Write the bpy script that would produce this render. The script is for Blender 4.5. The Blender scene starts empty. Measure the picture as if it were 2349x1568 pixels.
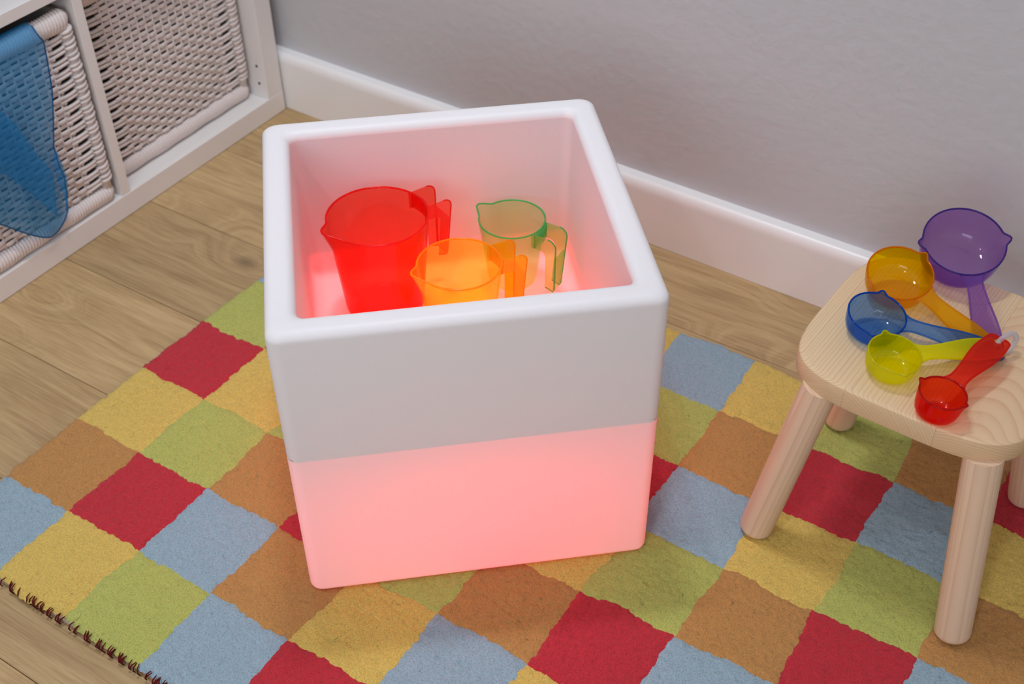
import bpy, bmesh, math, random
import numpy as np
from mathutils import Vector, Matrix, Quaternion

random.seed(7)
PI = math.pi
S = bpy.context.scene
COL = S.collection

# ------------------------------------------------------------------ camera
cam_d = bpy.data.cameras.new('camera')
cam = bpy.data.objects.new('camera', cam_d)
COL.objects.link(cam)
CAM_M = ((0.836140002010946, -0.3686351857126417, 0.40617483537479415),
         (0.5484658658177954, 0.5719041496587536, -0.6100088832433783),
         (-0.007422335877021895, 0.7328258616190503, 0.6803757531485264))
m4 = Matrix(CAM_M).to_4x4()
m4.translation = Vector((0.6785870260070951, -0.8985626866588711, 1.1660849237323843))
cam.matrix_world = m4
cam_d.sensor_fit = 'HORIZONTAL'
cam_d.sensor_width = 36.0
cam_d.lens = 2822.93 / 2349 * 36.0
cam_d.shift_x = 1.7 / 2349
cam_d.shift_y = 110.72 / 2349
cam_d.clip_start = 0.05
cam_d.dof.use_dof = True
cam_d.dof.focus_distance = 1.33
cam_d.dof.aperture_fstop = 7.0
S.camera = cam

# ------------------------------------------------------------------ world, lamps, exposure
wd = bpy.data.worlds.new('world'); S.world = wd; wd.use_nodes = True
wd.node_tree.nodes['Background'].inputs[0].default_value = (0.5, 0.52, 0.55, 1)
wd.node_tree.nodes['Background'].inputs[1].default_value = 0.02

S.view_settings.view_transform = 'Standard'
S.view_settings.look = 'None'
S.view_settings.exposure = 0.0
S.view_settings.gamma = 1.0
S.view_settings.use_curve_mapping = False
S.cycles.use_denoising = True
S.cycles.max_bounces = 14
S.cycles.diffuse_bounces = 5
S.cycles.transmission_bounces = 8
S.cycles.transparent_max_bounces = 40
S.cycles.sample_clamp_indirect = 6.0
S.cycles.caustics_reflective = False

CEIL = 2.45
LAMP = 0.64
# a narrow-beam ceiling spot above the cube, wide downlights further into the room
sd = bpy.data.lights.new('ceiling_spot', 'SPOT'); sd.energy = 58; sd.color = (0.96, 1.0, 1.09)
sd.spot_size = math.radians(66); sd.spot_blend = 1.0; sd.shadow_soft_size = 0.11
so_ = bpy.data.objects.new('ceiling_spot', sd); COL.objects.link(so_); so_.location = (-0.20, 0.22, CEIL - 0.02)
DOWNLIGHTS = [(-0.35, 0.05, 8), (-0.70, -0.95, 6), (0.45, -1.05, 9), (0.45, -2.1, 8), (1.6, -2.1, 6)]
for (lx, ly, p) in DOWNLIGHTS:
    ld = bpy.data.lights.new('downlight', 'AREA')
    ld.shape = 'DISK'; ld.size = 0.09; ld.energy = p * LAMP; ld.color = (0.96, 1.0, 1.09)
    lo = bpy.data.objects.new('downlight', ld); COL.objects.link(lo)
    lo.location = (lx, ly, CEIL - 0.02)
wl = bpy.data.lights.new('front_fill', 'AREA')      # added cool fill from behind the camera, no window known there
wl.shape = 'RECTANGLE'; wl.size = 1.5; wl.size_y = 1.2; wl.energy = 26; wl.color = (0.92, 1.0, 1.12)
wo = bpy.data.objects.new('front_fill', wl); COL.objects.link(wo)
wo.location = (0.9, -2.95, 1.45); wo.rotation_euler = (math.radians(90), 0, 0)
LED_POWER = 3.9
LED_COLOR = (1.0, 0.008, 0.006)

# ------------------------------------------------------------------ helpers
def tag(o, label=None, cat=None, group=None, kind=None):
    if label: o['label'] = label
    if cat: o['category'] = cat
    if group: o['group'] = group
    if kind: o['kind'] = kind
    return o

def empty(name, loc=(0, 0, 0), rz=0.0, label=None, cat=None, group=None, kind=None, parent=None):
    o = bpy.data.objects.new(name, None); COL.objects.link(o)
    o.empty_display_size = 0.05
    o.location = loc; o.rotation_euler = (0, 0, rz)
    if parent: o.parent = parent
    return tag(o, label, cat, group, kind)

def link(name, me, mat=None, parent=None, smooth=False):
    o = bpy.data.objects.new(name, me); COL.objects.link(o)
    if mat is not None and not me.materials: me.materials.append(mat)
    if parent: o.parent = parent
    if smooth: smooth_mesh(me, smooth)
    return o

def smooth_mesh(me, angle=None):
    me.polygons.foreach_set('use_smooth', [True] * len(me.polygons))
    if angle is not None and angle is not True:
        try:
            me.set_sharp_from_angle(angle=angle)
        except Exception:
            pass
    me.update()

def mesh(name, V, F):
    me = bpy.data.meshes.new(name)
    me.from_pydata([tuple(v) for v in V], [], [tuple(f) for f in F])
    me.update()
    return me

def fix(me):
    bm = bmesh.new(); bm.from_mesh(me)
    bmesh.ops.remove_doubles(bm, verts=bm.verts, dist=1e-6)
    bmesh.ops.recalc_face_normals(bm, faces=bm.faces)
    bm.to_mesh(me); bm.free(); me.update()
    return me

class MB:
    """collects shapes into one mesh"""
    def __init__(s): s.V = []; s.F = []
    def add(s, V, F):
        b = len(s.V); s.V += [tuple(v) for v in V]; s.F += [tuple(i + b for i in f) for f in F]
    def loft(s, rings, closed=True, cap0=False, cap1=False):
        b = len(s.V); n = len(rings[0])
        for r in rings: s.V += [tuple(v) for v in r]
        k = n if closed else n - 1
        for i in range(len(rings) - 1):
            for j in range(k):
                j2 = (j + 1) % n
                s.F.append((b + i * n + j, b + i * n + j2, b + (i + 1) * n + j2, b + (i + 1) * n + j))
        if cap0: s.F.append(tuple(b + j for j in reversed(range(n))))
        if cap1: s.F.append(tuple(b + (len(rings) - 1) * n + j for j in range(n)))
    def tube(s, pts, r, sides=6, caps=True, flat=1.0, closed=False):
        P = [Vector(p) for p in pts]; n = len(P)
        rr = r if isinstance(r, (list, tuple)) else [r] * n
        T = []
        for i in range(n):
            if closed: t = P[(i + 1) % n] - P[(i - 1) % n]
            else: t = P[min(i + 1, n - 1)] - P[max(i - 1, 0)]
            T.append(t.normalized())
        up = Vector((0, 0, 1))
        if abs(T[0].dot(up)) > .9: up = Vector((1, 0, 0))
        N = (up - T[0] * up.dot(T[0])).normalized()
        rings = []
        for i in range(n):
            N = (N - T[i] * N.dot(T[i])).normalized(); B = T[i].cross(N)
            rings.append([P[i] + (N * math.cos(a) + B * math.sin(a) * flat) * rr[i] for a in [2 * PI * k / sides for k in range(sides)]])
        if closed: rings.append(rings[0])
        s.loft(rings, True, caps and not closed, caps and not closed)
    def box(s, lo, hi, bev=0.0):
        bm = bmesh.new()
        bmesh.ops.create_cube(bm, size=1.0)
        c = [(a + b) / 2 for a, b in zip(lo, hi)]; d = [b - a for a, b in zip(lo, hi)]
        for v in bm.verts: v.co = Vector([c[i] + v.co[i] * d[i] for i in range(3)])
        if bev > 0: bmesh.ops.bevel(bm, geom=bm.edges[:], offset=bev, segments=2, affect='EDGES', profile=0.6)
        bm.verts.index_update()
        s.add([v.co.copy() for v in bm.verts], [[v.index for v in f.verts] for f in bm.faces]); bm.free()
    def build(s, name, mat=None, parent=None, smooth=False, clean=True):
        me = mesh(name, s.V, s.F)
        if clean: fix(me)
        return link(name, me, mat, parent, smooth)

def rrect(h, r, z, n=6, hy=None):
    hy = h if hy is None else hy
    out = []
    for cx, cy, a0 in ((h - r, hy - r, 0), (-h + r, hy - r, 90), (-h + r, -hy + r, 180), (h - r, -hy + r, 270)):
        for k in range(n + 1):
            a = math.radians(a0 + 90 * k / n)
            out.append((cx + r * math.cos(a), cy + r * math.sin(a), z))
    return out

# ------------------------------------------------------------------ material helpers
class NT:
    def __init__(s, name):
        s.m = bpy.data.materials.new(name); s.m.use_nodes = True
        s.t = s.m.node_tree; s.t.nodes.clear()
        s.out = s.t.nodes.new('ShaderNodeOutputMaterial')
    def n(s, ty, **kw):
        nd = s.t.nodes.new('ShaderNode' + ty)
        for k, v in kw.items():
            if k in nd.inputs: s.put(nd.inputs[k], v)
            else: setattr(nd, k, v)
        return nd
    def put(s, sock, v):
        if hasattr(v, 'is_output') or isinstance(v, bpy.types.NodeSocket): s.t.links.new(v, sock)
        else: sock.default_value = v
    def math(s, op, a, b=0.0, c=0.0):
        nd = s.t.nodes.new('ShaderNodeMath'); nd.operation = op
        s.put(nd.inputs[0], a); s.put(nd.inputs[1], b); s.put(nd.inputs[2], c)
        return nd.outputs[0]
    def mix(s, f, a, b, blend='MIX'):
        nd = s.t.nodes.new('ShaderNodeMix'); nd.data_type = 'RGBA'; nd.blend_type = blend
        s.put(nd.inputs[0], f); s.put(nd.inputs[6], a); s.put(nd.inputs[7], b)
        return nd.outputs[2]
    def ramp(s, f, stops):
        nd = s.t.nodes.new('ShaderNodeValToRGB')
        e = nd.color_ramp.elements
        while len(e) < len(stops): e.new(0.5)
        for el, (p, c) in zip(e, stops):
            el.position = p; el.color = c if len(c) == 4 else (*c, 1)
        s.put(nd.inputs[0], f)
        return nd.outputs[0]
    def noise(s, vec, scale, detail=3.0, rough=0.55, dist=0.0):
        nd = s.t.nodes.new('ShaderNodeTexNoise')
        s.put(nd.inputs['Vector'], vec); nd.inputs['Scale'].default_value = scale
        nd.inputs['Detail'].default_value = detail; nd.inputs['Roughness'].default_value = rough
        nd.inputs['Distortion'].default_value = dist
        return nd.outputs[0]
    def obj(s): return s.n('TexCoord').outputs['Object']
    def mapping(s, vec, loc=(0, 0, 0), rot=(0, 0, 0), scale=(1, 1, 1)):
        nd = s.n('Mapping'); s.put(nd.inputs[0], vec)
        s.put(nd.inputs[1], loc); nd.inputs[2].default_value = rot; nd.inputs[3].default_value = scale
        return nd.outputs[0]
    def bump(s, h, strength=0.3, dist=0.001):
        nd = s.n('Bump'); nd.inputs['Strength'].default_value = strength; nd.inputs['Distance'].default_value = dist
        s.put(nd.inputs['Height'], h)
        return nd.outputs[0]
    def done(s, shader):
        s.t.links.new(shader, s.out.inputs[0]); return s.m

def c4(c): return (c[0], c[1], c[2], 1.0)

def pbr(name, color, rough=0.5, spec=0.5, bump=None, var=None):
    t = NT(name)
    p = t.n('BsdfPrincipled'); p.inputs['Roughness'].default_value = rough
    p.inputs['Specular IOR Level'].default_value = spec
    col = c4(color)
    if var:
        sc, amt = var
        f = t.noise(t.obj(), sc, 4)
        col = t.mix(f, c4([c * (1 - amt) for c in color]), c4([min(1, c * (1 + amt)) for c in color]))
    t.put(p.inputs['Base Color'], col)
    if bump:
        sc, st, di = bump
        t.put(p.inputs['Normal'], t.bump(t.noise(t.obj(), sc, 3), st, di))
    return t.done(p.outputs[0])

def plastic(name, tint, scatter, amount=0.16, rough=0.06, edge=0.0):
    """clear tinted plastic: each surface of the moulded wall passes the tint, keeps a little haze and a glossy skin"""
    t = NT(name)
    tr = t.n('BsdfTransparent'); tr.inputs[0].default_value = c4(tint)
    if edge > 0:
        lw = t.n('LayerWeight'); lw.inputs[0].default_value = 0.35
        deep = [c ** 2.2 for c in tint]
        t.put(tr.inputs[0], t.mix(t.math('MULTIPLY', lw.outputs['Facing'], edge), c4(tint), c4(deep)))
    df = t.n('BsdfDiffuse'); df.inputs[0].default_value = c4(scatter)
    tl = t.n('BsdfTranslucent'); tl.inputs[0].default_value = c4(scatter)
    hz = t.n('MixShader'); hz.inputs[0].default_value = 0.55
    t.put(hz.inputs[1], df.outputs[0]); t.put(hz.inputs[2], tl.outputs[0])
    m1 = t.n('MixShader'); m1.inputs[0].default_value = amount
    t.put(m1.inputs[1], tr.outputs[0]); t.put(m1.inputs[2], hz.outputs[0])
    gl = t.n('BsdfGlossy'); gl.inputs['Roughness'].default_value = rough
    fw = t.n('LayerWeight'); fw.inputs[0].default_value = 0.5
    m2 = t.n('MixShader'); t.put(m2.inputs[0], t.math('ADD', 0.022, t.math('MULTIPLY', t.math('POWER', fw.outputs['Facing'], 5.0), 0.35)))
    t.put(m2.inputs[1], m1.outputs[0]); t.put(m2.inputs[2], gl.outputs[0])
    return t.done(m2.outputs[0])

# ------------------------------------------------------------------ materials
M_WALL = pbr('wall_paint', (0.555, 0.555, 0.568), 0.8, 0.25, (60, 0.25, 0.004), (2.0, 0.03))
M_CEIL = pbr('ceiling_paint', (0.82, 0.81, 0.79), 0.9, 0.2)
M_GLOSS = pbr('white_gloss_paint', (0.86, 0.855, 0.835), 0.32, 0.5, (25, 0.06, 0.002))
M_SHELF = pbr('white_foil_board', (0.80, 0.78, 0.755), 0.42, 0.45)
M_HOLE_SHADE = pbr('hole_shade', (0.012, 0.011, 0.010), 0.9, 0.1)
M_CORD = pbr('white_paper_cord', (0.74, 0.675, 0.645), 0.65, 0.3, (700, 0.5, 0.0006), (220, 0.10))
M_INSIDE_SHADE = pbr('shaded_inside_cord', (0.30, 0.265, 0.25), 0.9, 0.1)  # cord colour darkened to hold the shade inside the baskets
M_BACKING = pbr('rug_backing', (0.42, 0.34, 0.24), 0.95, 0.05, (900, 0.5, 0.001))
M_STITCH = pbr('dark_red_yarn', (0.115, 0.010, 0.012), 0.9, 0.1)
M_SUB = pbr('subfloor', (0.10, 0.075, 0.05), 0.9, 0.1)

def oak():
    t = NT('oiled_oak')
    oi = t.n('ObjectInfo')
    rnd = oi.outputs['Random']
    off = t.n('CombineXYZ')
    t.put(off.inputs[0], t.math('MULTIPLY', rnd, 13.7)); t.put(off.inputs[1], t.math('MULTIPLY', rnd, 5.1)); t.put(off.inputs[2], t.math('MULTIPLY', rnd, 3.3))
    add = t.n('VectorMath'); add.operation = 'ADD'
    t.put(add.inputs[0], t.obj()); t.put(add.inputs[1], off.outputs[0])
    v = add.outputs[0]
    # knots bend the grain
    vk = t.mapping(v, scale=(3.1, 5.6, 1))
    vor = t.n('TexVoronoi'); t.put(vor.inputs['Vector'], vk); vor.inputs['Scale'].default_value = 1.0
    kd = vor.outputs['Distance']
    kn = t.math('SMOOTH_MAX', t.math('SUBTRACT', 0.34, kd), 0.0, 0.05)
    warp = t.math('MULTIPLY', kn, 0.34)
    lowv = t.noise(t.mapping(v, scale=(1.1, 6, 1)), 2.2, 2)
    sx = t.n('SeparateXYZ'); t.put(sx.inputs[0], v)
    yy = t.math('ADD', sx.outputs[1], t.math('ADD', t.math('MULTIPLY', lowv, 0.09), warp))
    cb = t.n('CombineXYZ'); t.put(cb.inputs[0], t.math('MULTIPLY', sx.outputs[0], 0.06)); t.put(cb.inputs[1], yy); t.put(cb.inputs[2], sx.outputs[2])
    g1 = t.noise(cb.outputs[0], 62, 5, 0.62)
    g2 = t.noise(t.mapping(v, scale=(0.035, 1, 1)), 420, 3, 0.6)
    gr = t.math('ADD', t.math('MULTIPLY', g1, 0.56), t.math('MULTIPLY', g2, 0.44))
    col = t.ramp(gr, [(0.30, (0.295, 0.185, 0.083)), (0.46, (0.440, 0.295, 0.140)), (0.58, (0.530, 0.368, 0.182)), (0.75, (0.600, 0.430, 0.222))])
    tone = t.math('ADD', 0.86, t.math('MULTIPLY', rnd, 0.22))
    tc = t.n('CombineXYZ')
    for i in range(3): t.put(tc.inputs[i], tone)
    col = t.mix(1.0, col, tc.outputs[0], 'MULTIPLY')
    blot = t.noise(t.mapping(v, scale=(1.3, 2.2, 1)), 3.0, 3)
    col = t.mix(t.math('MULTIPLY', t.math('GREATER_THAN', blot, 0.0), t.math('MULTIPLY', t.math('SMOOTH_MAX', t.math('SUBTRACT', blot, 0.52), 0.0, 0.05), 1.6)), col, (0.30, 0.19, 0.105, 1))
    core = t.math('SMOOTH_MAX', t.math('SUBTRACT', 0.10, kd), 0.0, 0.02)
    col = t.mix(t.math('MINIMUM', t.math('MULTIPLY', core, 11.0), 0.75), col, (0.13, 0.085, 0.05, 1))
    p = t.n('BsdfPrincipled'); t.put(p.inputs['Base Color'], col)
    p.inputs['Roughness'].default_value = 0.55; p.inputs['Specular IOR Level'].default_value = 0.3
    t.put(p.inputs['Normal'], t.bump(gr, 0.18, 0.0008))
    return t.done(p.outputs[0])
M_OAK = oak()

def pine(name, axis, center, pitch, wob=0.004, pale=(0.73, 0.545, 0.335), dark=(0.56, 0.365, 0.205), seed=0.0, cath=0.0):
    """growth rings about a pith line, so faces show stripes and ends show arcs"""
    t = NT(name)
    o = t.obj()
    v = t.mapping(o, loc=(seed, seed * .7, seed * .3))
    sc = (14, 1.6, 14) if axis == 'Y' else (14, 14, 1.6)
    w = t.noise(t.mapping(v, scale=sc), 1.6, 2, 0.5)
    fine = t.noise(t.mapping(v, scale=(900, 22, 900) if axis == 'Y' else (900, 900, 22)), 1.0, 2)
    sx = t.n('SeparateXYZ'); t.put(sx.inputs[0], o)
    a = t.math('SUBTRACT', sx.outputs[0], center[0])
    b = t.math('SUBTRACT', sx.outputs[2] if axis == 'Y' else sx.outputs[1], center[1])
    if cath:
        lng = sx.outputs[1] if axis == 'Y' else sx.outputs[2]
        b = t.math('ADD', b, t.math('MULTIPLY', lng, cath))
    r = t.math('SQRT', t.math('ADD', t.math('MULTIPLY', a, a), t.math('MULTIPLY', b, b)))
    r = t.math('ADD', r, t.math('MULTIPLY', t.math('SUBTRACT', w, 0.5), wob * 2))
    rv = t.n('CombineXYZ'); t.put(rv.inputs[0], t.math('MULTIPLY', r, 0.33 / pitch)); rv.inputs[1].default_value = seed
    r = t.math('ADD', r, t.math('MULTIPLY', t.math('SUBTRACT', t.noise(rv.outputs[0], 1.0, 1), 0.5), pitch * 1.7))
    ph = t.math('FRACT', t.math('DIVIDE', r, pitch))
    rw = t.n('CombineXYZ'); t.put(rw.inputs[0], t.math('MULTIPLY', r, 0.6 / pitch)); rw.inputs[1].default_value = seed + 5
    amp = t.math('ADD', 0.25, t.math('MULTIPLY', t.noise(rw.outputs[0], 1.0, 2), 1.1))
    late = t.math('POWER', ph, 3.0)
    late = t.math('MULTIPLY', late, t.math('SUBTRACT', 1.0, t.math('POWER', ph, 24.0)))
    f = t.math('ADD', t.math('MULTIPLY', t.math('MULTIPLY', late, amp), 0.95), t.math('MULTIPLY', t.math('SUBTRACT', fine, 0.5), 0.35))
    col = t.ramp(f, [(0.0, pale), (0.75, dark), (1.0, [c * .85 for c in dark])])
    big = t.noise(t.mapping(v, scale=sc), 0.9, 2)
    col = t.mix(t.math('MULTIPLY', big, 0.35), col, c4([pale[0], pale[1] * .90, pale[2] * .82]))
    p = t.n('BsdfPrincipled'); t.put(p.inputs['Base Color'], col)
    p.inputs['Roughness'].default_value = 0.5; p.inputs['Specular IOR Level'].default_value = 0.3
    return t.done(p.outputs[0])

def cube_plastic(name, through):
    t = NT(name)
    df = t.n('BsdfDiffuse'); df.inputs[0].default_value = (0.845, 0.85, 0.86, 1)
    tl = t.n('BsdfTranslucent'); tl.inputs[0].default_value = (0.94, 0.92, 0.92, 1)
    m = t.n('MixShader'); m.inputs[0].default_value = through
    t.put(m.inputs[1], df.outputs[0]); t.put(m.inputs[2], tl.outputs[0])
    gl = t.n('BsdfGlossy'); gl.inputs['Roughness'].default_value = 0.42
    fw = t.n('LayerWeight'); fw.inputs[0].default_value = 0.5
    m2 = t.n('MixShader'); t.put(m2.inputs[0], t.math('ADD', 0.022, t.math('MULTIPLY', t.math('POWER', fw.outputs['Facing'], 5.0), 0.3)))
    t.put(m2.inputs[1], m.outputs[0]); t.put(m2.inputs[2], gl.outputs[0])
    nz = t.bump(t.noise(t.obj(), 9, 2), 0.08, 0.004)
    t.put(df.inputs['Normal'], nz)
    return t.done(m2.outputs[0])
M_CUBE = cube_plastic('frosted_white_polyethylene', 0.155)
M_BIN = cube_plastic('thin_white_polyethylene', 0.38)
def baffle_mat():
    t = NT('white_baffle')
    df = t.n('BsdfDiffuse'); df.inputs[0].default_value = (0.7, 0.7, 0.7, 1)
    tl = t.n('BsdfTranslucent'); tl.inputs[0].default_value = (0.75, 0.75, 0.75, 1)
    m = t.n('MixShader'); m.inputs[0].default_value = 0.66
    t.put(m.inputs[1], df.outputs[0]); t.put(m.inputs[2], tl.outputs[0])
    return t.done(m.outputs[0])
M_BAFFLE = baffle_mat()

M_JUG = {
    'red': plastic('red_clear_plastic', (1.0, 0.54, 0.46), (0.95, 0.07, 0.04), 0.10, 0.06, 0.35),
    'orange': plastic('amber_clear_plastic', (1.0, 0.995, 0.42), (1.0, 0.88, 0.10), 0.13, 0.06, 0.1),
    'green': plastic('green_clear_plastic', (0.89, 0.99, 0.81), (0.48, 0.84, 0.44), 0.13, 0.06, 0.35),
}
M_RIM = {  # deeper tint puts light piped to the edges into the colour
    'red': plastic('red_plastic_edge', (1.0, 0.13, 0.10), (0.92, 0.05, 0.04), 0.30, 0.10),
    'orange': plastic('amber_plastic_edge', (1.0, 0.78, 0.06), (1.0, 0.62, 0.03), 0.40, 0.10),
    'green': plastic('green_plastic_edge', (0.42, 0.90, 0.46), (0.16, 0.75, 0.32), 0.45, 0.10),
}
M_GRIP = {'red': M_JUG['red'],
          'orange': plastic('amber_handle_plastic', (1.0, 0.90, 0.22), (1.0, 0.66, 0.03), 0.22, 0.06),
          'green': plastic('green_handle_plastic', (0.80, 0.95, 0.62), (0.42, 0.78, 0.32), 0.20, 0.06)}
SC_T = {'purple': ((0.80, 0.66, 0.92), (0.36, 0.18, 0.62), 0.13), 'orange': ((0.98, 0.84, 0.03), (0.95, 0.50, 0.0), 0.20),
        'blue': ((0.57, 0.75, 0.965), (0.01, 0.26, 0.78), 0.14), 'yellow': ((0.98, 0.98, 0.07), (0.95, 0.92, 0.0), 0.26),
        'red': ((1.0, 0.36, 0.20), (0.95, 0.025, 0.01), 0.18)}
SC_E = {'purple': (0.15, 0.07, 0.42), 'orange': (0.85, 0.36, 0.0), 'blue': (0.0, 0.14, 0.60), 'yellow': (0.75, 0.72, 0.01), 'red': (0.62, 0.01, 0.01)}
M_SC = {k: plastic(k + '_scoop_plastic', v[0], v[1], v[2], 0.02, 0.6) for k, v in SC_T.items()}
M_SCE = {k: plastic(k + '_scoop_edge', [max(0.03, min(1, c * 1.4)) for c in v], v, 0.55, 0.06) for k, v in SC_E.items()}
M_SCH = {k: plastic(k + '_scoop_handle', v[0], v[1], min(.5, v[2] * 1.7), 0.09, 0.4) for k, v in SC_T.items()}
M_RING = plastic('milky_white_plastic', (0.93, 0.93, 0.96), (0.82, 0.82, 0.88), 0.55, 0.15)

def organza(name, tint, col, cover):
    t = NT(name)
    tr = t.n('BsdfTransparent'); tr.inputs[0].default_value = c4(tint)
    df = t.n('BsdfDiffuse'); df.inputs[0].default_value = c4(col)
    tl = t.n('BsdfTranslucent'); tl.inputs[0].default_value = c4(col)
    h = t.n('MixShader'); h.inputs[0].default_value = 0.4
    t.put(h.inputs[1], df.outputs[0]); t.put(h.inputs[2], tl.outputs[0])
    m = t.n('MixShader')
    lw = t.n('LayerWeight'); lw.inputs[0].default_value = 0.5
    t.put(m.inputs[0], t.math('ADD', cover, t.math('MULTIPLY', lw.outputs['Facing'], 0.35)))
    t.put(m.inputs[1], tr.outputs[0]); t.put(m.inputs[2], h.outputs[0])
    return t.done(m.outputs[0])
M_SCARF = organza('blue_organza', (0.80, 0.91, 0.97), (0.06, 0.42, 0.80), 0.15)
M_HEM = organza('blue_rolled_hem', (0.10, 0.34, 0.60), (0.02, 0.19, 0.42), 0.55)

RUGC = {'R': (0.56, 0.027, 0.042), 'Y': (0.74, 0.52, 0.120), 'T': (0.54, 0.265, 0.078), 'G': (0.50, 0.52, 0.125), 'B': (0.33, 0.455, 0.53)}
def pile(key):
    c = RUGC[key]
    t = NT('wool_pile_' + {'R': 'red', 'Y': 'yellow', 'T': 'tan', 'G': 'green', 'B': 'blue'}[key])
    o = t.obj()
    f = t.noise(o, 520, 3, 0.7)
    g = t.noise(o, 16, 3)
    col = t.ramp(f, [(0.28, [x * .62 for x in c]), (0.5, c), (0.72, [min(1, x * 1.22) for x in c])])
    col = t.mix(t.math('MULTIPLY', g, 0.22), col, c4([x * .8 for x in c]))
    p = t.n('BsdfPrincipled'); t.put(p.inputs['Base Color'], col)
    p.inputs['Roughness'].default_value = 0.95; p.inputs['Specular IOR Level'].default_value = 0.08
    p.inputs['Sheen Weight'].default_value = 0.12; p.inputs['Sheen Roughness'].default_value = 0.6
    t.put(p.inputs['Normal'], t.bump(f, 0.8, 0.0026))
    return t.done(p.outputs[0])
M_PILE = {k: pile(k) for k in RUGC}

# ------------------------------------------------------------------ room shell
X0, X1, Y0 = -1.20, 2.6, -3.0
WROT = -0.0155                      # the back wall runs a touch off the plank lines
def wall_y(x): return 0.5535 + WROT * x

def slab(name, lo, hi, mat, parent=None):
    b = MB(); b.box(lo, hi)
    o = b.build(name, mat, parent); o['kind'] = 'structure'; return o

floor = slab('floor', (X0, Y0, -0.03), (X1, 0.64, -0.014), M_SUB)
tag(floor, 'oak plank floor')
# planks: separate boards, long edges eased, running along the back wall
def plank_mesh(x0, x1, y0, y1, seed):
    e, top, ch = 0.0004, 0.0, 0.0011
    prof = [(y0 + e, -0.013), (y0 + e, top - ch), (y0 + e + ch, top), (y1 - e - ch, top), (y1 - e, top - ch), (y1 - e, -0.013)]
    b = MB(); b.loft([[(x0 + e, y, z) for y, z in prof], [(x1 - e, y, z) for y, z in prof]], True, True, True)
    return b
PW = 0.187
for k in range(-16, 2):
    y0 = 0.209 + PW * k; y1 = y0 + PW
    if y0 < Y0: continue
    y1 = min(y1, 0.60)
    ends = [X0, X1]
    cut = {0: 1.3, 1: -1.0, -1: 1.05, -2: -0.98, -3: 1.5, -4: 0.9, -5: -0.2}.get(k, 0.7 * ((k * 37) % 5 - 2) * .5 + .6)
    for a, c in ((X0, cut), (cut, X1)):
        if c - a < .05: continue
        plank_mesh(a, c, y0, y1, k).build('plank', M_OAK, floor)

def prism_wall(name, p0, p1, th, z0, z1, mat):
    d = Vector((p1[0] - p0[0], p1[1] - p0[1], 0)).normalized(); nrm = Vector((-d.y, d.x, 0)) * th
    b = MB()
    q = [Vector((*p0, 0)), Vector((*p1, 0)), Vector((*p1, 0)) + nrm, Vector((*p0, 0)) + nrm]
    b.loft([[(v.x, v.y, z0) for v in q], [(v.x, v.y, z1) for v in q]], True, True, True)
    o = b.build(name, mat); o['kind'] = 'structure'; return o
BB = 0.024
tag(prism_wall('wall_back', (X1, wall_y(X1) + BB), (X0, wall_y(X0) + BB), -0.08, -0.02, CEIL, M_WALL), 'pale grey painted wall behind the cube')
prism_wall('wall_left', (X0, 0.65), (X0, Y0), -0.08, -0.02, CEIL, M_WALL)
prism_wall('wall_right', (X1, Y0), (X1, 0.65), -0.08, -0.02, CEIL, M_WALL)
prism_wall('wall_front', (X0, Y0), (X1, Y0), -0.08, -0.02, CEIL, M_WALL)
slab('ceiling', (X0 - .1, Y0 - .1, CEIL), (X1 + .1, 0.75, CEIL + .08), M_CEIL)

# bullnose skirting board along the back wall
H_B = 0.1085
prof = [(0, 0.0005)] + [(0.011 - 0.011 * math.cos(a), H_B - 0.018 + 0.018 * math.sin(a)) for a in [PI / 2 * k / 9 for k in range(10)]]
prof += [(BB, H_B), (BB, 0.0005)]
b = MB()
b.loft([[(x, wall_y(x) + dy, z) for dy, z in prof] for x in (X0 + .001, X1 - .001)], True, True, True)
o = b.build('baseboard_back', M_GLOSS, None, math.radians(30)); tag(o, 'white bullnose skirting board along the grey wall', kind='structure')

# ------------------------------------------------------------------ rug
RUG0 = Vector((-0.4773, 0.1362, 0)); CELL = 0.12085; NS = 44
IA = list(range(-2, 5)); NB = 11
PAT = {}
def setp(j, s):     # one column of squares, back edge (a=-2) to front edge (a=4)
    for i, ch in zip(IA, s): PAT[(i, j)] = ch
setp(0, 'TBGRYTB'); setp(1, 'GRTYGRY'); setp(2, 'RYBGTBG'); setp(3, 'BGTYRTB'); setp(4, 'YTRBGYR')
setp(5, 'BGRYTBY'); setp(6, 'YTBGRYG'); setp(7, 'GRYTBGT'); setp(8, 'TBGRYTB'); setp(9, 'RYTBGRY'); setp(10, 'GTBYRTG')
na, nb = 7 * NS + 1, NB * NS + 1
rng = np.random.default_rng(3)
def blur(a, n):
    for _ in range(n):
        a = (a + np.roll(a, 1, 0) + np.roll(a, -1, 0) + np.roll(a, 1, 1) + np.roll(a, -1, 1)) / 5
    return a
def unit(a): return (a - a.mean()) / a.std()
n0 = rng.standard_normal((na, nb)); n1 = unit(blur(rng.standard_normal((na, nb)), 2)); n2 = unit(blur(rng.standard_normal((na, nb)), 60))
wx = unit(blur(rng.standard_normal((na, nb)), 2)); wy = unit(blur(rng.standard_normal((na, nb)), 2))
wx2 = unit(blur(rng.standard_normal((na, nb)), 90)); wy2 = unit(blur(rng.standard_normal((na, nb)), 90))
A, B = np.meshgrid(np.arange(na), np.arange(nb), indexing='ij')
step = CELL / NS
gx = RUG0.x + B * step + wx * 0.00095 + wx2 * 0.0016
gy = RUG0.y - (A - 2 * NS) * step + wy * 0.00095 + wy2 * 0.0016
fa = np.abs(((A / NS + .5) % 1) - .5) * CELL; fb = np.abs(((B / NS + .5) % 1) - .5) * CELL
dge = np.minimum(fa, fb)
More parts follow.
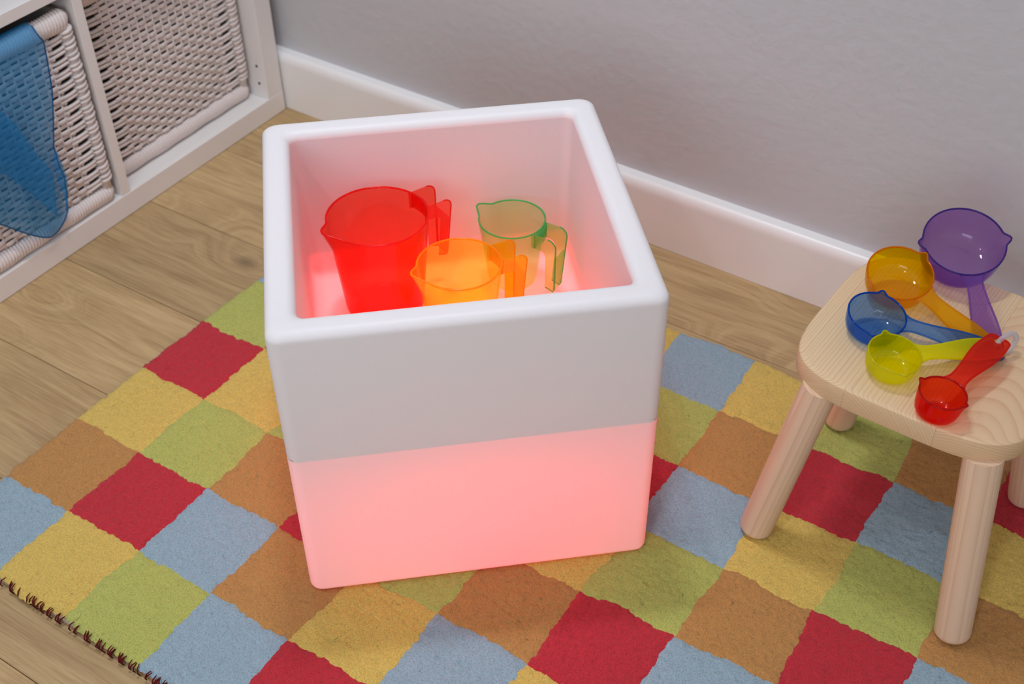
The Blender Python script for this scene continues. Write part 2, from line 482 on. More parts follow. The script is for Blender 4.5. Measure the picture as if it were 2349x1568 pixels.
eo = np.minimum(np.minimum(A, na - 1 - A), np.minimum(B, nb - 1 - B)) * step
gz = 0.0113 + n0 * 0.00060 + n1 * 0.00022 + n2 * 0.0002 - 0.0012 * np.exp(-(dge / 0.003) ** 2) - 0.004 * np.exp(-eo / 0.004)
gz = np.clip(gz, 0.004, 0.0127)
rug = empty('rug', (0, 0, 0), 0, 'wool rug of red, yellow, green, tan and blue squares on the oak floor', 'rug')
bk = MB(); bk.box((RUG0.x + .002, RUG0.y - 5 * CELL + .002, 0.0006), (RUG0.x + NB * CELL - .002, RUG0.y + 2 * CELL - .002, 0.0055))
bk.build('backing', M_BACKING, rug)
def grid_faces(n, m):
    i, j = np.meshgrid(np.arange(n - 1), np.arange(m - 1), indexing='ij')
    a = i * m + j
    return np.stack([a, a + m, a + m + 1, a + 1], -1).reshape(-1, 4)
GF = grid_faces(NS + 1, NS + 1)
def grid_mesh(name, P, F):
    me = bpy.data.meshes.new(name)
    nv, nf = len(P), len(F)
    me.vertices.add(nv); me.vertices.foreach_set('co', np.ascontiguousarray(P, dtype=np.float32).ravel())
    me.loops.add(nf * 4); me.loops.foreach_set('vertex_index', np.ascontiguousarray(F, dtype=np.int32).ravel())
    me.polygons.add(nf); me.polygons.foreach_set('loop_start', np.arange(0, nf * 4, 4, dtype=np.int32))
    me.polygons.foreach_set('use_smooth', np.ones(nf, dtype=bool))
    me.update(calc_edges=True); me.validate()
    return me
COLN = {'R': 'red', 'Y': 'yellow', 'T': 'tan', 'G': 'green', 'B': 'blue'}
for j in range(NB):
    for ii, i in enumerate(IA):
        sa, sb = slice(ii * NS, ii * NS + NS + 1), slice(j * NS, j * NS + NS + 1)
        P = np.stack([gx[sa, sb], gy[sa, sb], gz[sa, sb]], -1).reshape(-1, 3)
        me = grid_mesh('pile_square', P, GF)
        o = link('pile_square', me, M_PILE[PAT[(i, j)]], rug)
        o['label'] = COLN[PAT[(i, j)]] + ' tufted square'
# dark red overcast stitches along the front edge
st = MB()
ye = RUG0.y - 5 * CELL
xx = RUG0.x
while xx < RUG0.x + NB * CELL - 0.01:
    xx += random.choice((0.003, 0.0045, 0.006, 0.009, 0.012, 0.016))
    for _ in range(random.choice((1, 2, 2, 3))):
        x = xx + random.uniform(-.002, .002); l = random.uniform(-.004, .004); h = random.uniform(.009, .0135)
        st.tube([(x - l * .6, ye - .0016, 0.001), (x - l * .2, ye - .0034, h * .55), (x + l * .3, ye - .0008, h), (x + l, ye + .0045, h + .0012)], [.0006, .0009, .0009, .0005], 5)
o = st.build('binding_stitches', M_STITCH, rug, True); o['kind'] = 'stuff'

# ------------------------------------------------------------------ light cube
RT = 0.0130           # rug top
CR = math.radians(42.057)
cube = empty('light_cube', (0, 0, RT), CR, 'glowing white plastic cube bin lit pink from below on the rug', 'light box')
HT, HO, HB = 0.391, 0.2012, 0.2012
HI, HIB, ZF = 0.1695, 0.1655, 0.188
rings = []
def arc(cx, cz, r, a0, a1, n=6): return [(cx + r * math.cos(math.radians(a0 + (a1 - a0) * k / n)), cz + r * math.sin(math.radians(a0 + (a1 - a0) * k / n))) for k in range(n + 1)]
p = arc(HB - .009, .009, .009, -90, 0) + arc(HO - .011, HT - .011, .011, 0, 90) + arc(HI + .010, HT - .010, .010, 90, 180) + arc(HIB - .014, ZF + .014, .014, 0, -90)
for k, (h, z) in enumerate(p):
    inner = k >= 14
    cr = (0.012 if inner else 0.015) - (max(0, HB - h) if k < 7 else 0)
    rings.append(rrect(h, max(cr, .004), z, 6))
b = MB(); b.loft(rings, True, True, True)
shell = b.build('shell', M_CUBE, cube, math.radians(40))
shell.data.materials.append(M_BIN)
for f in shell.data.polygons:           # the bin's own walls and floor are moulded thinner
    if max(abs(f.center.x), abs(f.center.y)) < HI + .003 and .1 < f.center.z < HT - .012: f.material_index = 1
# unseen baffle added inside the wall to sharpen the lit band's upper edge
b = MB(); b.loft([rrect(h, .012, z, 6) for h, z in ((HO - .0008, .2185), (HO - .0008, .2205), (HI - .0025, .2205), (HI - .0025, .2185), (HO - .0008, .2185))], True)
b.build('glow_baffle', M_BAFFLE, cube, False)
# light module under the false floor
b = MB(); b.loft([[(r * math.cos(a), r * math.sin(a), z) for a in [2 * PI * k / 24 for k in range(24)]] for r, z in ((.045, .004), (.045, .014), (.040, .018), (.012, .018))], True, True, True)
b.build('lamp_base', pbr('grey_lamp_base', (0.6, 0.6, 0.6), .5), cube, True)
ld = bpy.data.lights.new('led', 'POINT'); ld.energy = LED_POWER; ld.color = LED_COLOR; ld.shadow_soft_size = 0.022
lo = bpy.data.objects.new('led', ld); COL.objects.link(lo); lo.parent = cube; lo.location = (0.01, 0.0, 0.062)

# ------------------------------------------------------------------ measuring jugs
ZJ = RT + ZF + 0.0006
def jug(key, x, y, H, R, rb, spout_yaw, reach, zlow, w_top, w_bot, label):
    root = empty(key + '_measuring_jug' if False else 'measuring_jug', (x, y, ZJ), math.radians(spout_yaw), label, 'jug', 'measuring jugs in the light cube')
    mat, edge = M_JUG[key], M_RIM[key]
    N = 96; th = 0.0015
    # profile (radius fraction on a straight taper), heights
    zs = [0.0, 0.0015, 0.005, 0.010] + [H * f for f in (0.12, .3, .5, .62, .70, .76, .82, .88, .94, .975, 1.0)]
    def rad(z):
        base = rb + (R - rb) * max(0, z) / H
        if z < 0.010: base -= 0.009 * (1 - math.sqrt(max(0, 1 - (1 - z / 0.010) ** 2)))
        return base
    def ring(z, inset, n=N):
        out = []
        k = max(0.0, (z / H - 0.68) / 0.32) ** 1.5
        for q in range(n):
            a = 2 * PI * q / n
            da = abs((a + PI) % (2 * PI) - PI)
            s = max(0.0, 1 - da / 0.43); s = s * s * (3 - 2 * s)
            r = rad(z) - inset + R * 0.215 * k * (0.72 * s + 0.28 * s ** 3)
            out.append((r * math.cos(a), r * math.sin(a), z + 0.006 * s * k ** 2 * (R / .06)))
        return out
    outer = [ring(z, 0) for z in zs]
    inner = [ring(z, th) for z in zs[::-1] if z > 0.001]
    cap = [[(v[0] * f, v[1] * f, z) for v in ring(0.0, th)] for f, z in ((0.985, 0.0022), (0.60, 0.0022), (0.585, 0.0030), (0.2, 0.0030))]
    b = MB(); b.loft([[(v[0] * .62, v[1] * .62, 0.0006) for v in outer[0]], ] + outer + inner + cap, True, True, True)
    b.build('body', mat, root, math.radians(35))
    # rolled lip round the mouth
    lip = ring(H, th * .5)
    t = MB(); t.tube(lip, 0.0013 if R > .045 else 0.0011, 6, False, 1.0, True)
    t.build('rim', edge, root, True)
    # open handle: two L shaped side plates and an outer grip strip
    hd = empty('handle', (0, 0, 0), PI, parent=root)
    def plate(sgn):
        ro = R + reach; rc = 0.011
        pts = [(R - 0.0022, H - 0.001)]
        pts += [(ro - rc + rc * math.cos(a), H - 0.001 - rc + rc * math.sin(a)) for a in [PI / 2 * (1 - k / 6) for k in range(7)]]
        pts += [(ro - 0.004, zlow + 0.004), (ro - 0.006, zlow), (ro - 0.017, zlow + 0.004)]
        fr = 0.009; cx, cz = ro - 0.0145 - fr, H - 0.021 - fr
        pts += [(cx + fr * math.cos(a), cz + fr * math.sin(a)) for a in [PI / 2 * k / 5 for k in range(6)]]
        pts += [(R - 0.0035, H - 0.021)]
        def tw(rho, z):
            s = min(1, max(0, (H - z) / (H - zlow)))
            return (w_top + (w_bot - w_top) * s) / 2
        def pos(rho, z, off):
            y = sgn * (tw(rho, z) + off)
            xr = rho if rho > R + .001 else math.sqrt(max(1e-6, rho * rho - y * y))
            return (xr, y, z)
        A_ = [pos(r, z, 0) for r, z in pts]; B_ = [pos(r, z, 0.0016) for r, z in pts]
        m = MB(); m.loft([A_, B_], True, True, True)
        o = m.build('handle_plate', M_GRIP[key], root, math.radians(30)); o.parent = hd
        e = MB(); e.tube([((a[0] + c[0]) / 2, (a[1] + c[1]) / 2, a[2]) for a, c in zip(A_[1:11], B_[1:11])], 0.0009, 5)
        o = e.build('plate_edge', edge, None, True); o.parent = hd
    plate(1); plate(-1)
    ro = R + reach
    m = MB(); R1 = []
    for k in range(6):
        s = k / 5; z = H - 0.030 - (H - 0.030 - zlow - .001) * s
        f = (H - z) / (H - zlow); w = (w_top + (w_bot - w_top) * f) / 2 - .0001; rr = ro - 0.0002 - 0.005 * f
        R1.append([(rr, -w, z), (rr, w, z), (rr - .0016, w, z), (rr - .0016, -w, z)])
    m.loft(R1, True, True, True); o = m.build('grip_strip', M_GRIP[key], None, False); o.parent = hd
    # thick bracket where the handle meets the mouth
    m = MB(); R1 = []
    for k in range(9):
        a = (k / 8 - .5) * 2 * math.asin(min(.9, w_top / 2 / R))
        r0 = R + 0.0002; r1 = R + 0.0022
        R1.append([(r0 * math.cos(a), r0 * math.sin(a), H - .001), (r1 * math.cos(a), r1 * math.sin(a), H - .001), ((r1 - .0034 * (R - rb) / R) * math.cos(a), (r1 - .0034 * (R - rb) / R) * math.sin(a), H - .021), ((r0 - .0034 * (R - rb) / R) * math.cos(a), (r0 - .0034 * (R - rb) / R) * math.sin(a), H - .021)])
    m.loft(R1, True, True, True); o = m.build('handle_bracket', edge, None, True); o.parent = hd
    return root
jug('red', -0.1123, 0.0100, 0.136, 0.0606, 0.0473, -111, 0.031, 0.050, 0.036, 0.020, 'tall clear red measuring jug, largest of the three jugs in the cube')
jug('orange', 0.0027, 0.0115, 0.112, 0.0495, 0.0375, -120, 0.030, 0.022, 0.032, 0.018, 'clear orange measuring jug in front of the green jug in the cube')
jug('green', -0.0095, 0.1405, 0.0935, 0.0415, 0.0300, -177, 0.0275, 0.010, 0.029, 0.015, 'small clear green measuring jug in the back corner of the cube')

# ------------------------------------------------------------------ stool
ZS = 0.288
STX, STY, STR = 0.5065, 0.2080, -0.0448
stool = empty('wooden_stool', (STX, STY, RT), STR, 'pale pine child stool with four splayed round legs standing on the rug', 'stool')
SA, SB, SN, STH = 0.1335, 0.1318, 4.1, 0.030
def sell(scale_off, z, n=96):
    out = []
    for k in range(n):
        a = 2 * PI * k / n; c, s = math.cos(a), math.sin(a)
        x = math.copysign(abs(c) ** (2 / SN), c) * (SA + scale_off); y = math.copysign(abs(s) ** (2 / SN), s) * (SB + scale_off)
        out.append((x, y, z))
    return out
top = ZS - RT
prof = [(-0.030, top), (-0.0045, top), (-0.0022, top - .0007), (-0.0006, top - .0024), (0, top - 0.005), (0.0, top - STH + .006), (-0.0012, top - STH + .0025), (-0.004, top - STH), (-0.030, top - STH)]
b = MB(); b.loft([sell(o_, z) for o_, z in prof], True, True, True)
seat_me = fix(mesh('seat', b.V, b.F))
cuts = [-0.2, -0.054, 0.046, 0.2]
PINES = [pine('pine_board_a', 'Y', (-0.025, 0.165), 0.0021, 0.0012, seed=1.3),
         pine('pine_board_b', 'Y', (-0.095, 0.175), 0.0030, 0.0016, seed=4.1),
         pine('pine_board_c', 'Y', (0.080, 0.150), 0.0034, 0.0011, pale=(0.73, 0.525, 0.325), dark=(0.60, 0.37, 0.205), seed=7.7, cath=0.16)]
for k in range(3):
    bm = bmesh.new(); bm.from_mesh(seat_me)
    for xc, nrm in ((cuts[k] + .00008, (-1, 0, 0)), (cuts[k + 1] - .00008, (1, 0, 0))):
        if abs(xc) > .15: continue
        r = bmesh.ops.bisect_plane(bm, geom=bm.verts[:] + bm.edges[:] + bm.faces[:], plane_co=(xc, 0, 0), plane_no=nrm, clear_outer=True)
        ed = [e for e in r['geom_cut'] if isinstance(e, bmesh.types.BMEdge)]
        bmesh.ops.holes_fill(bm, edges=ed, sides=0)
    bmesh.ops.recalc_face_normals(bm, faces=bm.faces)
    me = bpy.data.meshes.new('seat_board'); bm.to_mesh(me); bm.free()
    link('seat_board', me, PINES[k], stool, math.radians(28))
inv = Matrix.Rotation(-STR, 4, 'Z') @ Matrix.Translation((-STX, -STY, 0))
LEGS = [((0.378, 0.089), (0.416, 0.100)), ((0.6315, 0.066), (0.597, 0.092)), ((0.391, 0.321), (0.424, 0.300)), ((0.640, 0.316), (0.602, 0.296))]
for q, ((bx, by), (tx, ty)) in enumerate(LEGS):
    p0 = inv @ Vector((bx, by, 0)); p1 = inv @ Vector((tx, ty, 0))
    p0.z = 0.0008; p1.z = top - STH + 0.0
    ax = (p1 - p0); L = ax.length
    lr = 0.0203
    pr_ = [(lr - .006, 0.0), (lr - .0025, .0012), (lr - .0006, .0038), (lr, .008), (lr, L + .004)]
    ax.normalize(); rot = Vector((0, 0, 1)).rotation_difference(ax)
    zl = []
    rings = []
    for r, z in pr_:
        rings.append([(r * math.cos(a), r * math.sin(a), z) for a in [2 * PI * k / 32 for k in range(32)]])
    b = MB(); b.loft(rings, True, True, True)
    lg = b.build('leg', pine('pine_leg_%s' % 'abcd'[q], 'Z', [(0.03, 0.035), (0.012, -0.045), (-.02, .03), (.03, -.02)][q], 0.0048, 0.003, pale=(0.78, 0.575, 0.415), dark=(0.63, 0.41, 0.27), seed=q * 2.7 + .5), stool, math.radians(35))
    lg.location = p0; lg.rotation_mode = 'QUATERNION'; lg.rotation_quaternion = rot

# ------------------------------------------------------------------ measuring scoops
def scoop(key, c, n, r, h, hole, label):
    n = Vector(n).normalized(); c = Vector(c); hv = Vector(hole) - c
    hx = (hv - n * hv.dot(n)); L = hx.length; hx.normalize(); hy = n.cross(hx)
    root = empty('measuring_scoop', c, 0, label, 'scoop', 'measuring scoops on the stool')
    root.rotation_mode = 'QUATERNION'
    root.rotation_quaternion = Matrix((hx, hy, n)).transposed().to_quaternion()
    N = 120; th = 0.0013
    prof = [(0.0, 1.0), (-.18, .99), (-.40, .97), (-.60, .945), (-.76, .90), (-.88, .82), (-.96, .70), (-1.0, .52), (-1.0, .2)]
    def ring(f, rr, inset):
        out = []
        k = max(0.0, 1 + f / 0.42) ** 1.6 if f > -.42 else 0.0
        for q in range(N):
            a = 2 * PI * q / N
            s = 0
            for sp in (PI / 2, -PI / 2):
                da = abs((a - sp + PI) % (2 * PI) - PI); u = max(0.0, 1 - da / 0.21); s = max(s, u * u * (3 - 2 * u))
            R = rr * r - inset + 0.135 * r * k * s
            out.append((R * math.cos(a), R * math.sin(a), f * h + (inset if f <= -1 else inset * .6 * max(0, -f)) + .0016 * s * k))
        return out
    rings = [ring(f, rr, 0) for f, rr in prof[::-1]] + [ring(f, rr, th) for f, rr in prof]
    b = MB(); b.loft(rings, True, True, True); b.build('bowl', M_SC[key], root, math.radians(40))
    t = MB(); t.tube(ring(0, 1, th * .5), 0.00105, 6, False, 1.0, True); t.build('rim', M_SCE[key], root, True)
    # handle: flat strap with raised edges and a hole for the ring
    Lh = L; tip = Lh + 0.0085
    ph0 = math.asin(min(.75, .0135 / r)); xn = r + .012
    def wid(x):
        s = (x - xn) / (Lh - xn)
        w0, w1, w2 = 0.0088, 0.0145, 0.0118
        if s < .72: u = max(0, s) / .72; u = u * u * (3 - 2 * u); return w0 + (w1 - w0) * u
        u = (s - .72) / .35; return w1 + (w2 - w1) * min(1, u) ** 1.5
    xa, ya = r * math.cos(ph0), r * math.sin(ph0)
    up = []
    for k in range(7):
        u = k / 6
        up.append((xa + (xn - xa) * u, ya + (.0088 - ya) * (1 - (1 - u) ** 2.4)))
    up += [(x, wid(x)) for x in [xn + (tip - .006 - xn) * k / 18 for k in range(1, 19)]]
    we = up[-1][1]; cc = .006
    up += [(tip - cc + cc * math.sin(a), we - cc + cc * math.cos(a)) for a in [PI / 2 * k / 5 for k in range(1, 6)]]
    edge_ = up + [(x, -y) for x, y in reversed(up)]
    outl = edge_ + [(r * math.cos(a), r * math.sin(a)) for a in [-ph0 + 2 * ph0 * k / 8 for k in range(1, 8)]]
    bm = bmesh.new()
    ov = [bm.verts.new((x, y, 0)) for x, y in outl]
    hv_ = [bm.verts.new((Lh + .0042 * math.cos(a), .0042 * math.sin(a), 0)) for a in [2 * PI * k / 16 for k in range(16)]]
    es = [bm.edges.new((ov[k], ov[(k + 1) % len(ov)])) for k in range(len(ov))] + [bm.edges.new((hv_[k], hv_[(k + 1) % 16])) for k in range(16)]
    bmesh.ops.triangle_fill(bm, use_beauty=True, use_dissolve=False, edges=es)
    fs = bm.faces[:]
    ex = bmesh.ops.extrude_face_region(bm, geom=fs)
    for v in [g for g in ex['geom'] if isinstance(g, bmesh.types.BMVert)]: v.co.z -= 0.0015
    bmesh.ops.recalc_face_normals(bm, faces=bm.faces)
    me = bpy.data.meshes.new('handle'); bm.to_mesh(me); bm.free()
    hd = link('handle', me, M_SCH[key], root)
    e = MB(); e.tube([(x, y, -.0014) for x, y in edge_], [.0011] * len(edge_), 6, True, 1.0, False)
    e.build('handle_edge', M_SCH[key], hd, True)
    return root
scoop('purple', (0.4803, 0.3262, 0.3400), (0.137, -0.289, 0.945), 0.0464, 0.0430, (0.5585, 0.214, 0.288), 'largest scoop, purple with a spout each side, hanging over the stool back edge')
scoop('orange', (0.4357, 0.2514, 0.3250), (0.1295, -0.251, 0.959), 0.0370, 0.0312, (0.5600, 0.210, 0.2925), 'orange measuring scoop between the purple and blue scoops on the stool')
scoop('blue', (0.4385, 0.1786, 0.3173), (0.154, -0.085, 0.984), 0.0321, 0.0267, (0.5603, 0.2085, 0.299), 'blue measuring scoop at the left edge of the stool')
scoop('yellow', (0.4774, 0.1286, 0.3152), (0.154, -0.051, 0.987), 0.0286, 0.0251, (0.5606, 0.2075, 0.306), 'lime yellow measuring scoop between the blue and red scoops')
scoop('red', (0.5401, 0.0929, 0.3189), (0.079, 0.018, 0.997), 0.0245, 0.0300, (0.5613, 0.2071, 0.316), 'smallest scoop, red, its handle lying on top of the others')
e = Vector((math.cos(math.radians(62)), math.sin(math.radians(62)), 0)); rc = Vector((0.5610, 0.2075, 0.303)) + e * 0.0135
R_ = 0.0165
pts = [rc + e * (R_ * math.cos(a)) + Vector((0, 0, 1)) * (R_ * .9 * math.sin(a)) for a in [2 * PI * k / 40 for k in range(40)]]
b = MB(); b.tube([p_ - rc for p_ in pts], 0.0029, 10, False, 1.0, True)
o = b.build('binder_ring', M_RING, None, True); o.location = rc
tag(o, 'milky white plastic ring threaded through the scoop handles', 'ring')

# ------------------------------------------------------------------ cube shelf unit
SH0 = Vector((-0.788, 0.5600, 0.0)); SHR = math.atan2(0.02154, 0.99977)
# local axes: x outwards from the front, y towards the grey wall, z up
shelf = empty('shelf_unit', SH0, SHR, 'white cube shelf unit against the left wall with two woven baskets', 'shelf')
DEP = 0.385; Tk = 0.0385; Ti = 0.0175; CELLW = 0.3465
def board(name, lo, hi, bev=0.0008):
    b = MB(); b.box(lo, hi, bev); return b.build(name, M_SHELF, shelf)
W2 = 2 * Tk + 2 * CELLW + Ti
HTOT = 2 * Tk + 2 * CELLW + Ti
board('bottom_board', (-DEP, -W2, 0.0008), (0, 0, Tk))
board('side_board', (-DEP, -Tk, Tk + .0003), (-0.0006, 0, HTOT - Tk))
board('side_board', (-DEP, -W2, Tk + .0003), (-0.0006, -W2 + Tk, HTOT - Tk))
board('top_board', (-DEP, -W2, HTOT - Tk + .0003), (0, 0, HTOT))
dv0 = -Tk - CELLW - Ti
board('divider', (-DEP, dv0, Tk + .0003), (-0.0012, dv0 + Ti, HTOT - Tk - .0003))
zsb = Tk + CELLW
board('shelf_board', (-DEP, -Tk - CELLW + .0003, zsb), (-0.0012, -Tk - .0003, zsb + Ti))
board('shelf_board', (-DEP, -W2 + Tk + .0003, zsb), (-0.0012, dv0 - .0003, zsb + Ti))
# pin holes in the side board: dark plugs painting the shade inside
for z in (0.066, 0.100):
    b = MB()
    b.loft([[(-0.018 + .0026 * math.cos(a), yy, z + .0026 * math.sin(a)) for a in [2 * PI * k / 12 for k in range(12)]] for yy in (-Tk - .0004, -Tk + .002)], True, True, True)
    b.build('pin_hole', M_HOLE_SHADE, shelf)

# ------------------------------------------------------------------ woven baskets
PIT = 0.0088
def basket(x_front, y_right, y_left, label, hole=None):
    """local frame: front face at x=0, y along the front (0 at the right end, negative to the left), z up from the base"""
    ob = SH0 + Matrix.Rotation(SHR, 3, 'Z') @ Vector((x_front, y_right, Tk + 0.0006))
    root = empty('woven_basket', ob, SHR, label, 'basket', 'woven storage baskets in the shelf')
    w = y_right - y_left; h = 0.327; dep = 0.30
    u0, u1 = 0.043, w - 0.043            # weave spans here; posts beyond
    amp, ph = 0.0017, 0.0165
    rows = int((h - 0.060) / PIT)
    z0 = 0.030
    def strand(phase, ua, ub):
        m = MB(); R = []
        n = int((ub - ua) / ph * 5)
        for k in range(n + 1):
            u = ua + (ub - ua) * k / n
            s = math.sin(PI * u / ph + phase)
            x = -0.010 + amp * s
            hh = 0.0029 + 0.0012 * abs(s) ** 0.7
            R.append([(x + .0019 * math.cos(a), -u, hh * math.sin(a)) for a in [2 * PI * q / 8 for q in range(8)]])
        m.loft(R, True, True, True)
        return m
    base = {}
    def put(key, mk, name, z, jitter=0.0):
        if key not in base:
            o = mk().build(name, M_CORD, root, True); base[key] = o
        else:
            o = base[key].copy(); COL.objects.link(o); o.parent = root
        o.location = (random.uniform(-.0006, .0006), random.uniform(-.0006, .0006), z + random.uniform(-.0004, .0004))
        return o
    for k in range(rows):
        z = z0 + PIT * (k + .5)
        ph_ = (k % 2) * PI
        if hole and hole[2] < z < hole[3]:
            put(('a', k % 2), lambda: strand(ph_, u0, hole[0]), 'woven_strand', z)
            put(('b', k % 2), lambda: strand(ph_, hole[1], u1), 'woven_strand', z)
        else:
            put(('s', k % 2), lambda: strand(ph_, u0, u1), 'woven_strand', z)
    def stake():
        m = MB(); m.tube([(-0.010, 0, 0.012), (-0.010, 0, h - .012)], .0020, 6); return m
    u = u0 + ph * .5
    while u < u1:
        if not (hole and hole[0] - .004 < u < hole[1] + .004):
            o = put('stake', stake, 'stake', 0); o.location = (0, -u, 0)
        u += ph
    if hole:    # short stakes above and below the hand hole, and its wrapped edge
        m = MB()
        pts = [(-.010, -hole[0], hole[2]), (-.010, -hole[1], hole[2]), (-.010, -hole[1], hole[3]), (-.010, -hole[0], hole[3])]
        m.tube(pts, .0034, 8, False, 1.0, True); m.build('hand_hole_edge', M_CORD, root, True)
        for q in range(int((hole[1] - hole[0]) / ph) + 1):
            m = MB(); uu = hole[0] + ph * (q + .4)
            m.tube([(-.010, -uu, .012), (-.010, -uu, hole[2])], .0020, 6); m.tube([(-.010, -uu, hole[3]), (-.010, -uu, h - .012)], .0020, 6)
            m.build('stake', M_CORD, root, True)
    # cords that gather in pairs and wrap the corner posts
    def cord(side, off):
        ye = -u0 if side > 0 else -u1
        s = side
        pr_ = .0105
        yp = -0.0115 if side > 0 else -w + .0115
        P = [(-.0105, ye - s * .010, off), (-.0095, ye + s * .004, off * .86), (-.0085, ye + s * .014, off * .82 + .0012), (-.0070, ye + s * .021, off * .95 + .0032)]
        for a in (20, 50, 80, 110, 140, 170):
            t = math.radians(a)
            P.append((-.0118 + pr_ * math.sin(t), yp - s * pr_ * math.cos(t), off + .0042 + a * .00003))
        m = MB(); m.tube(P, .0031, 6); return m
    for side in (1, -1):
        for k in range(rows // 2):
            z = z0 + PIT * (2 * k + 1)
            put(('c', side, 1), lambda: cord(side, .0036), 'wrapped_cord', z)
            put(('c', side, -1), lambda: cord(side, -.0036), 'wrapped_cord', z)
        yp = -0.0115 if side > 0 else -w + .0115
        m = MB(); m.tube([(-.0118, yp, .006), (-.0118, yp, h - .006)], .0088, 12)
        m.build('corner_post', M_CORD, root, True)
    # rolled, cord wrapped rims along base and mouth
    def roll(zc, rz_, rx_):
        m = MB(); R = []; n = int(w / .0011)
        for k in range(n + 1):
            u = w * k / n
            rib = 1 + 0.17 * abs(math.sin(PI * u / .0056)) + 0.05 * math.sin(u * 91) + .03 * math.sin(u * 37)
            e = min(1, math.sqrt(max(0.02, min(u, w - u) / .012)))
            R.append([(-.0118 + rx_ * rib * e * math.cos(a), -u + .0012 * math.sin(a), zc + rz_ * rib * e * math.sin(a)) for a in [2 * PI * q / 10 for q in range(10)]])
        m.loft(R, True, True, True)
        return m
    roll(.0145, .0125, .0108).build('base_rim', M_CORD, root, True)
    roll(h - .016, .0145, .0105).build('mouth_rim', M_CORD, root, True)
    # the other three sides and the base, coloured dark for the shade inside the basket
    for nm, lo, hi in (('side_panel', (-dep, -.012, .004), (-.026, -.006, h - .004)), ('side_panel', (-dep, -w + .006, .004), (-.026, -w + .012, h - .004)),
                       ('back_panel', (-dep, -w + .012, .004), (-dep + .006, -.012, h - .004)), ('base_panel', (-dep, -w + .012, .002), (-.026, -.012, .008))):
        m = MB(); m.box(lo, hi, .001); m.build(nm, M_INSIDE_SHADE, root)
    return root
basket(-0.0310, -0.0455, -0.3820, 'woven white basket nearest the grey wall, set back in its cell')
basket(-0.0015, -0.4085, -0.7445, 'woven white basket under the blue scarf, flush with the shelf front', hole=(0.139, 0.197, 0.274, 0.300))

# ------------------------------------------------------------------ sheer scarf over the left basket
def sh(d, z, off): return SH0 + Matrix.Rotation(SHR, 3, 'Z') @ Vector((off, -d, z))
scarf = empty('sheer_scarf', sh(0.6, 0.0, 0), SHR, 'sheer blue fabric scarf draped over the front of the woven basket', 'scarf')
RB = [(0.4770, 0.352), (0.4723, 0.344), (0.4765, 0.310), (0.4822, 0.273), (0.495, 0.230), (0.508, 0.191), (0.5085, 0.160), (0.5056, 0.1365), (0.5105, 0.108), (0.5192, 0.0807)]
LOW = [(0.5192, 0.0807), (0.5225, 0.0700), (0.5290, 0.0620), (0.5380, 0.0570), (0.5480, 0.0550), (0.5596, 0.0562), (0.5720, 0.0640), (0.585, 0.0760), (0.6055, 0.0961), (0.629, 0.122), (0.66, 0.150), (0.70, 0.170), (0.725, 0.180)]
def samp(P, t):
    L = [0]
    for a, b_ in zip(P, P[1:]): L.append(L[-1] + math.hypot(a[0] - b_[0], a[1] - b_[1]))
    x = t * L[-1]
    for k in range(len(P) - 1):
        if x <= L[k + 1] or k == len(P) - 2:
            f = (x - L[k]) / (L[k + 1] - L[k]); return (P[k][0] + (P[k + 1][0] - P[k][0]) * f, P[k][1] + (P[k + 1][1] - P[k][1]) * f)
base_s = sh(0.6, 0.0, 0)
RI = Matrix.Rotation(-SHR, 3, 'Z')
def loc(d, z, off): return RI @ (sh(d, z, off) - base_s)
HR = 0.327 + Tk          # basket mouth height
over = [(-.070, HR - .11), (-.034, HR - .035), (-.0265, HR - .008), (-.021, HR + .0015), (-.013, HR + .0050), (-.004, HR + .0015), (0.0035, HR - .010)]
ns, nt = 40, 56
V = []
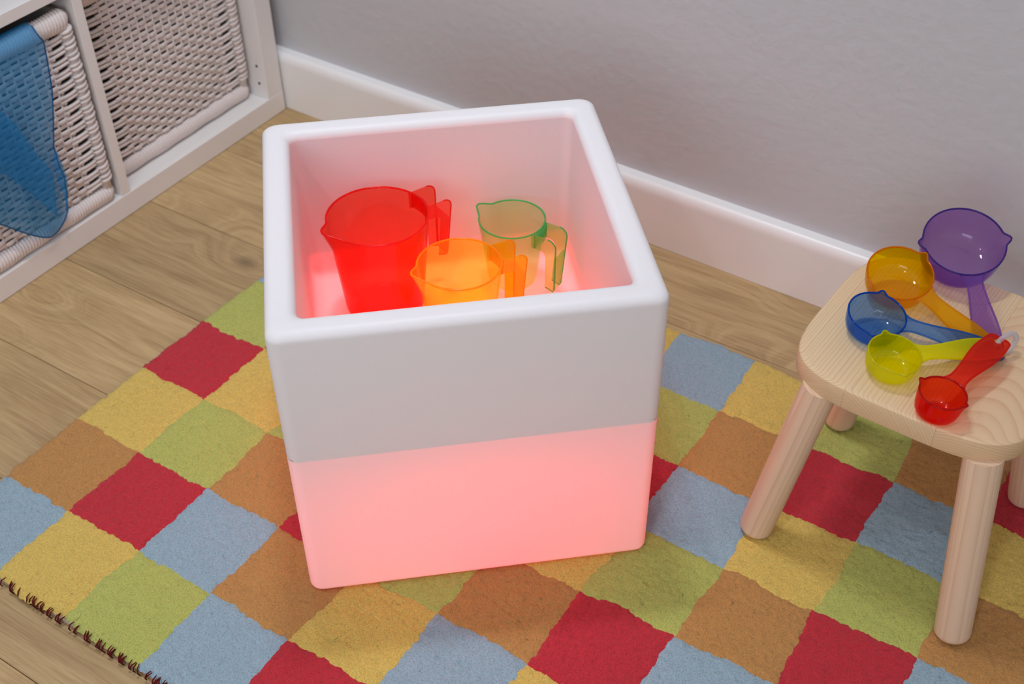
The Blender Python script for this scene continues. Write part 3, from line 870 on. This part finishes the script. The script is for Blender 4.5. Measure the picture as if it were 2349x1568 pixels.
for si in range(ns + 1):
    s = si / ns
    T = (RB[0][0] + (0.725 - RB[0][0]) * s, RB[0][1]); E = samp(LOW, s)
    for off, z in over: V.append(loc(T[0] + (.006 if off < -.02 else 0), z, off))
    for ti in range(nt + 1):
        t = ti / nt
        r = samp(RB, t); rl = (RB[0][0] + (RB[-1][0] - RB[0][0]) * t, RB[0][1] + (RB[-1][1] - RB[0][1]) * t)
        k = (1 - s) ** 2
        d = T[0] + (E[0] - T[0]) * t + (r[0] - rl[0]) * k; z = T[1] + (E[1] - T[1]) * t + (r[1] - rl[1]) * k
        off = 0.0068 + 0.0022 * math.sin(s * 17 + t * 2.2) * min(1, t * 3) + 0.0016 * math.sin(s * 31 - t * 4) * t + .004 * t * (1 - t)
        V.append(loc(d, z, off))
nr = len(over) + nt + 1
F = [(i * nr + j, (i + 1) * nr + j, (i + 1) * nr + j + 1, i * nr + j + 1) for i in range(ns) for j in range(nr - 1)]
me = mesh('fabric', V, F); o = link('fabric', me, M_SCARF, scarf, True)
so = o.modifiers.new('thickness', 'SOLIDIFY'); so.thickness = 0.00025
hem = MB()
edge = [V[j] for j in range(len(over) - 2, nr)] + [V[i * nr + nr - 1] for i in range(1, ns + 1)]
hem.tube(edge, 0.0011, 5); hem.build('hem', M_HEM, scarf, True)
# the folded-over layers: a broad doubled corner and a narrow one along the right edge
def fold(outline_a, outline_b, off0, name='fold'):
    n = 24; V = []
    for k in range(n + 1):
        a = samp(outline_a, k / n); b_ = samp(outline_b, k / n)
        for q in range(9):
            f = q / 8
            V.append(loc(a[0] + (b_[0] - a[0]) * f, a[1] + (b_[1] - a[1]) * f, off0 + .0015 * math.sin(f * 3 + k * .25) + .002 * math.sin(PI * f)))
    F = [(i * 9 + j, (i + 1) * 9 + j, (i + 1) * 9 + j + 1, i * 9 + j + 1) for i in range(n) for j in range(8)]
    me = mesh(name, V, F); o = link(name, me, M_SCARF, scarf, True)
    so = o.modifiers.new('thickness', 'SOLIDIFY'); so.thickness = 0.00025
fold([(0.70, 0.235), (0.65, 0.222), (0.6015, 0.1969), (0.570, 0.143), (0.5432, 0.0908)], [(0.70, 0.335), (0.60, 0.315), (0.562, 0.262), (0.5485, 0.2089), (0.5271, 0.1599), (0.535, 0.118), (0.5425, 0.0920)], 0.0150)
fold([(0.70, 0.362), (0.66, 0.34), (0.62, 0.28), (0.60, 0.25)], [(0.71, 0.36), (0.70, 0.31), (0.68, 0.25), (0.65, 0.22)], 0.0180)
fold([(0.508, 0.186), (0.5065, 0.160), (0.5040, 0.1365), (0.508, 0.112), (0.5192, 0.0830)], [(0.515, 0.184), (0.519, 0.160), (0.521, 0.136), (0.5185, 0.112), (0.523, 0.0820)], 0.0125)
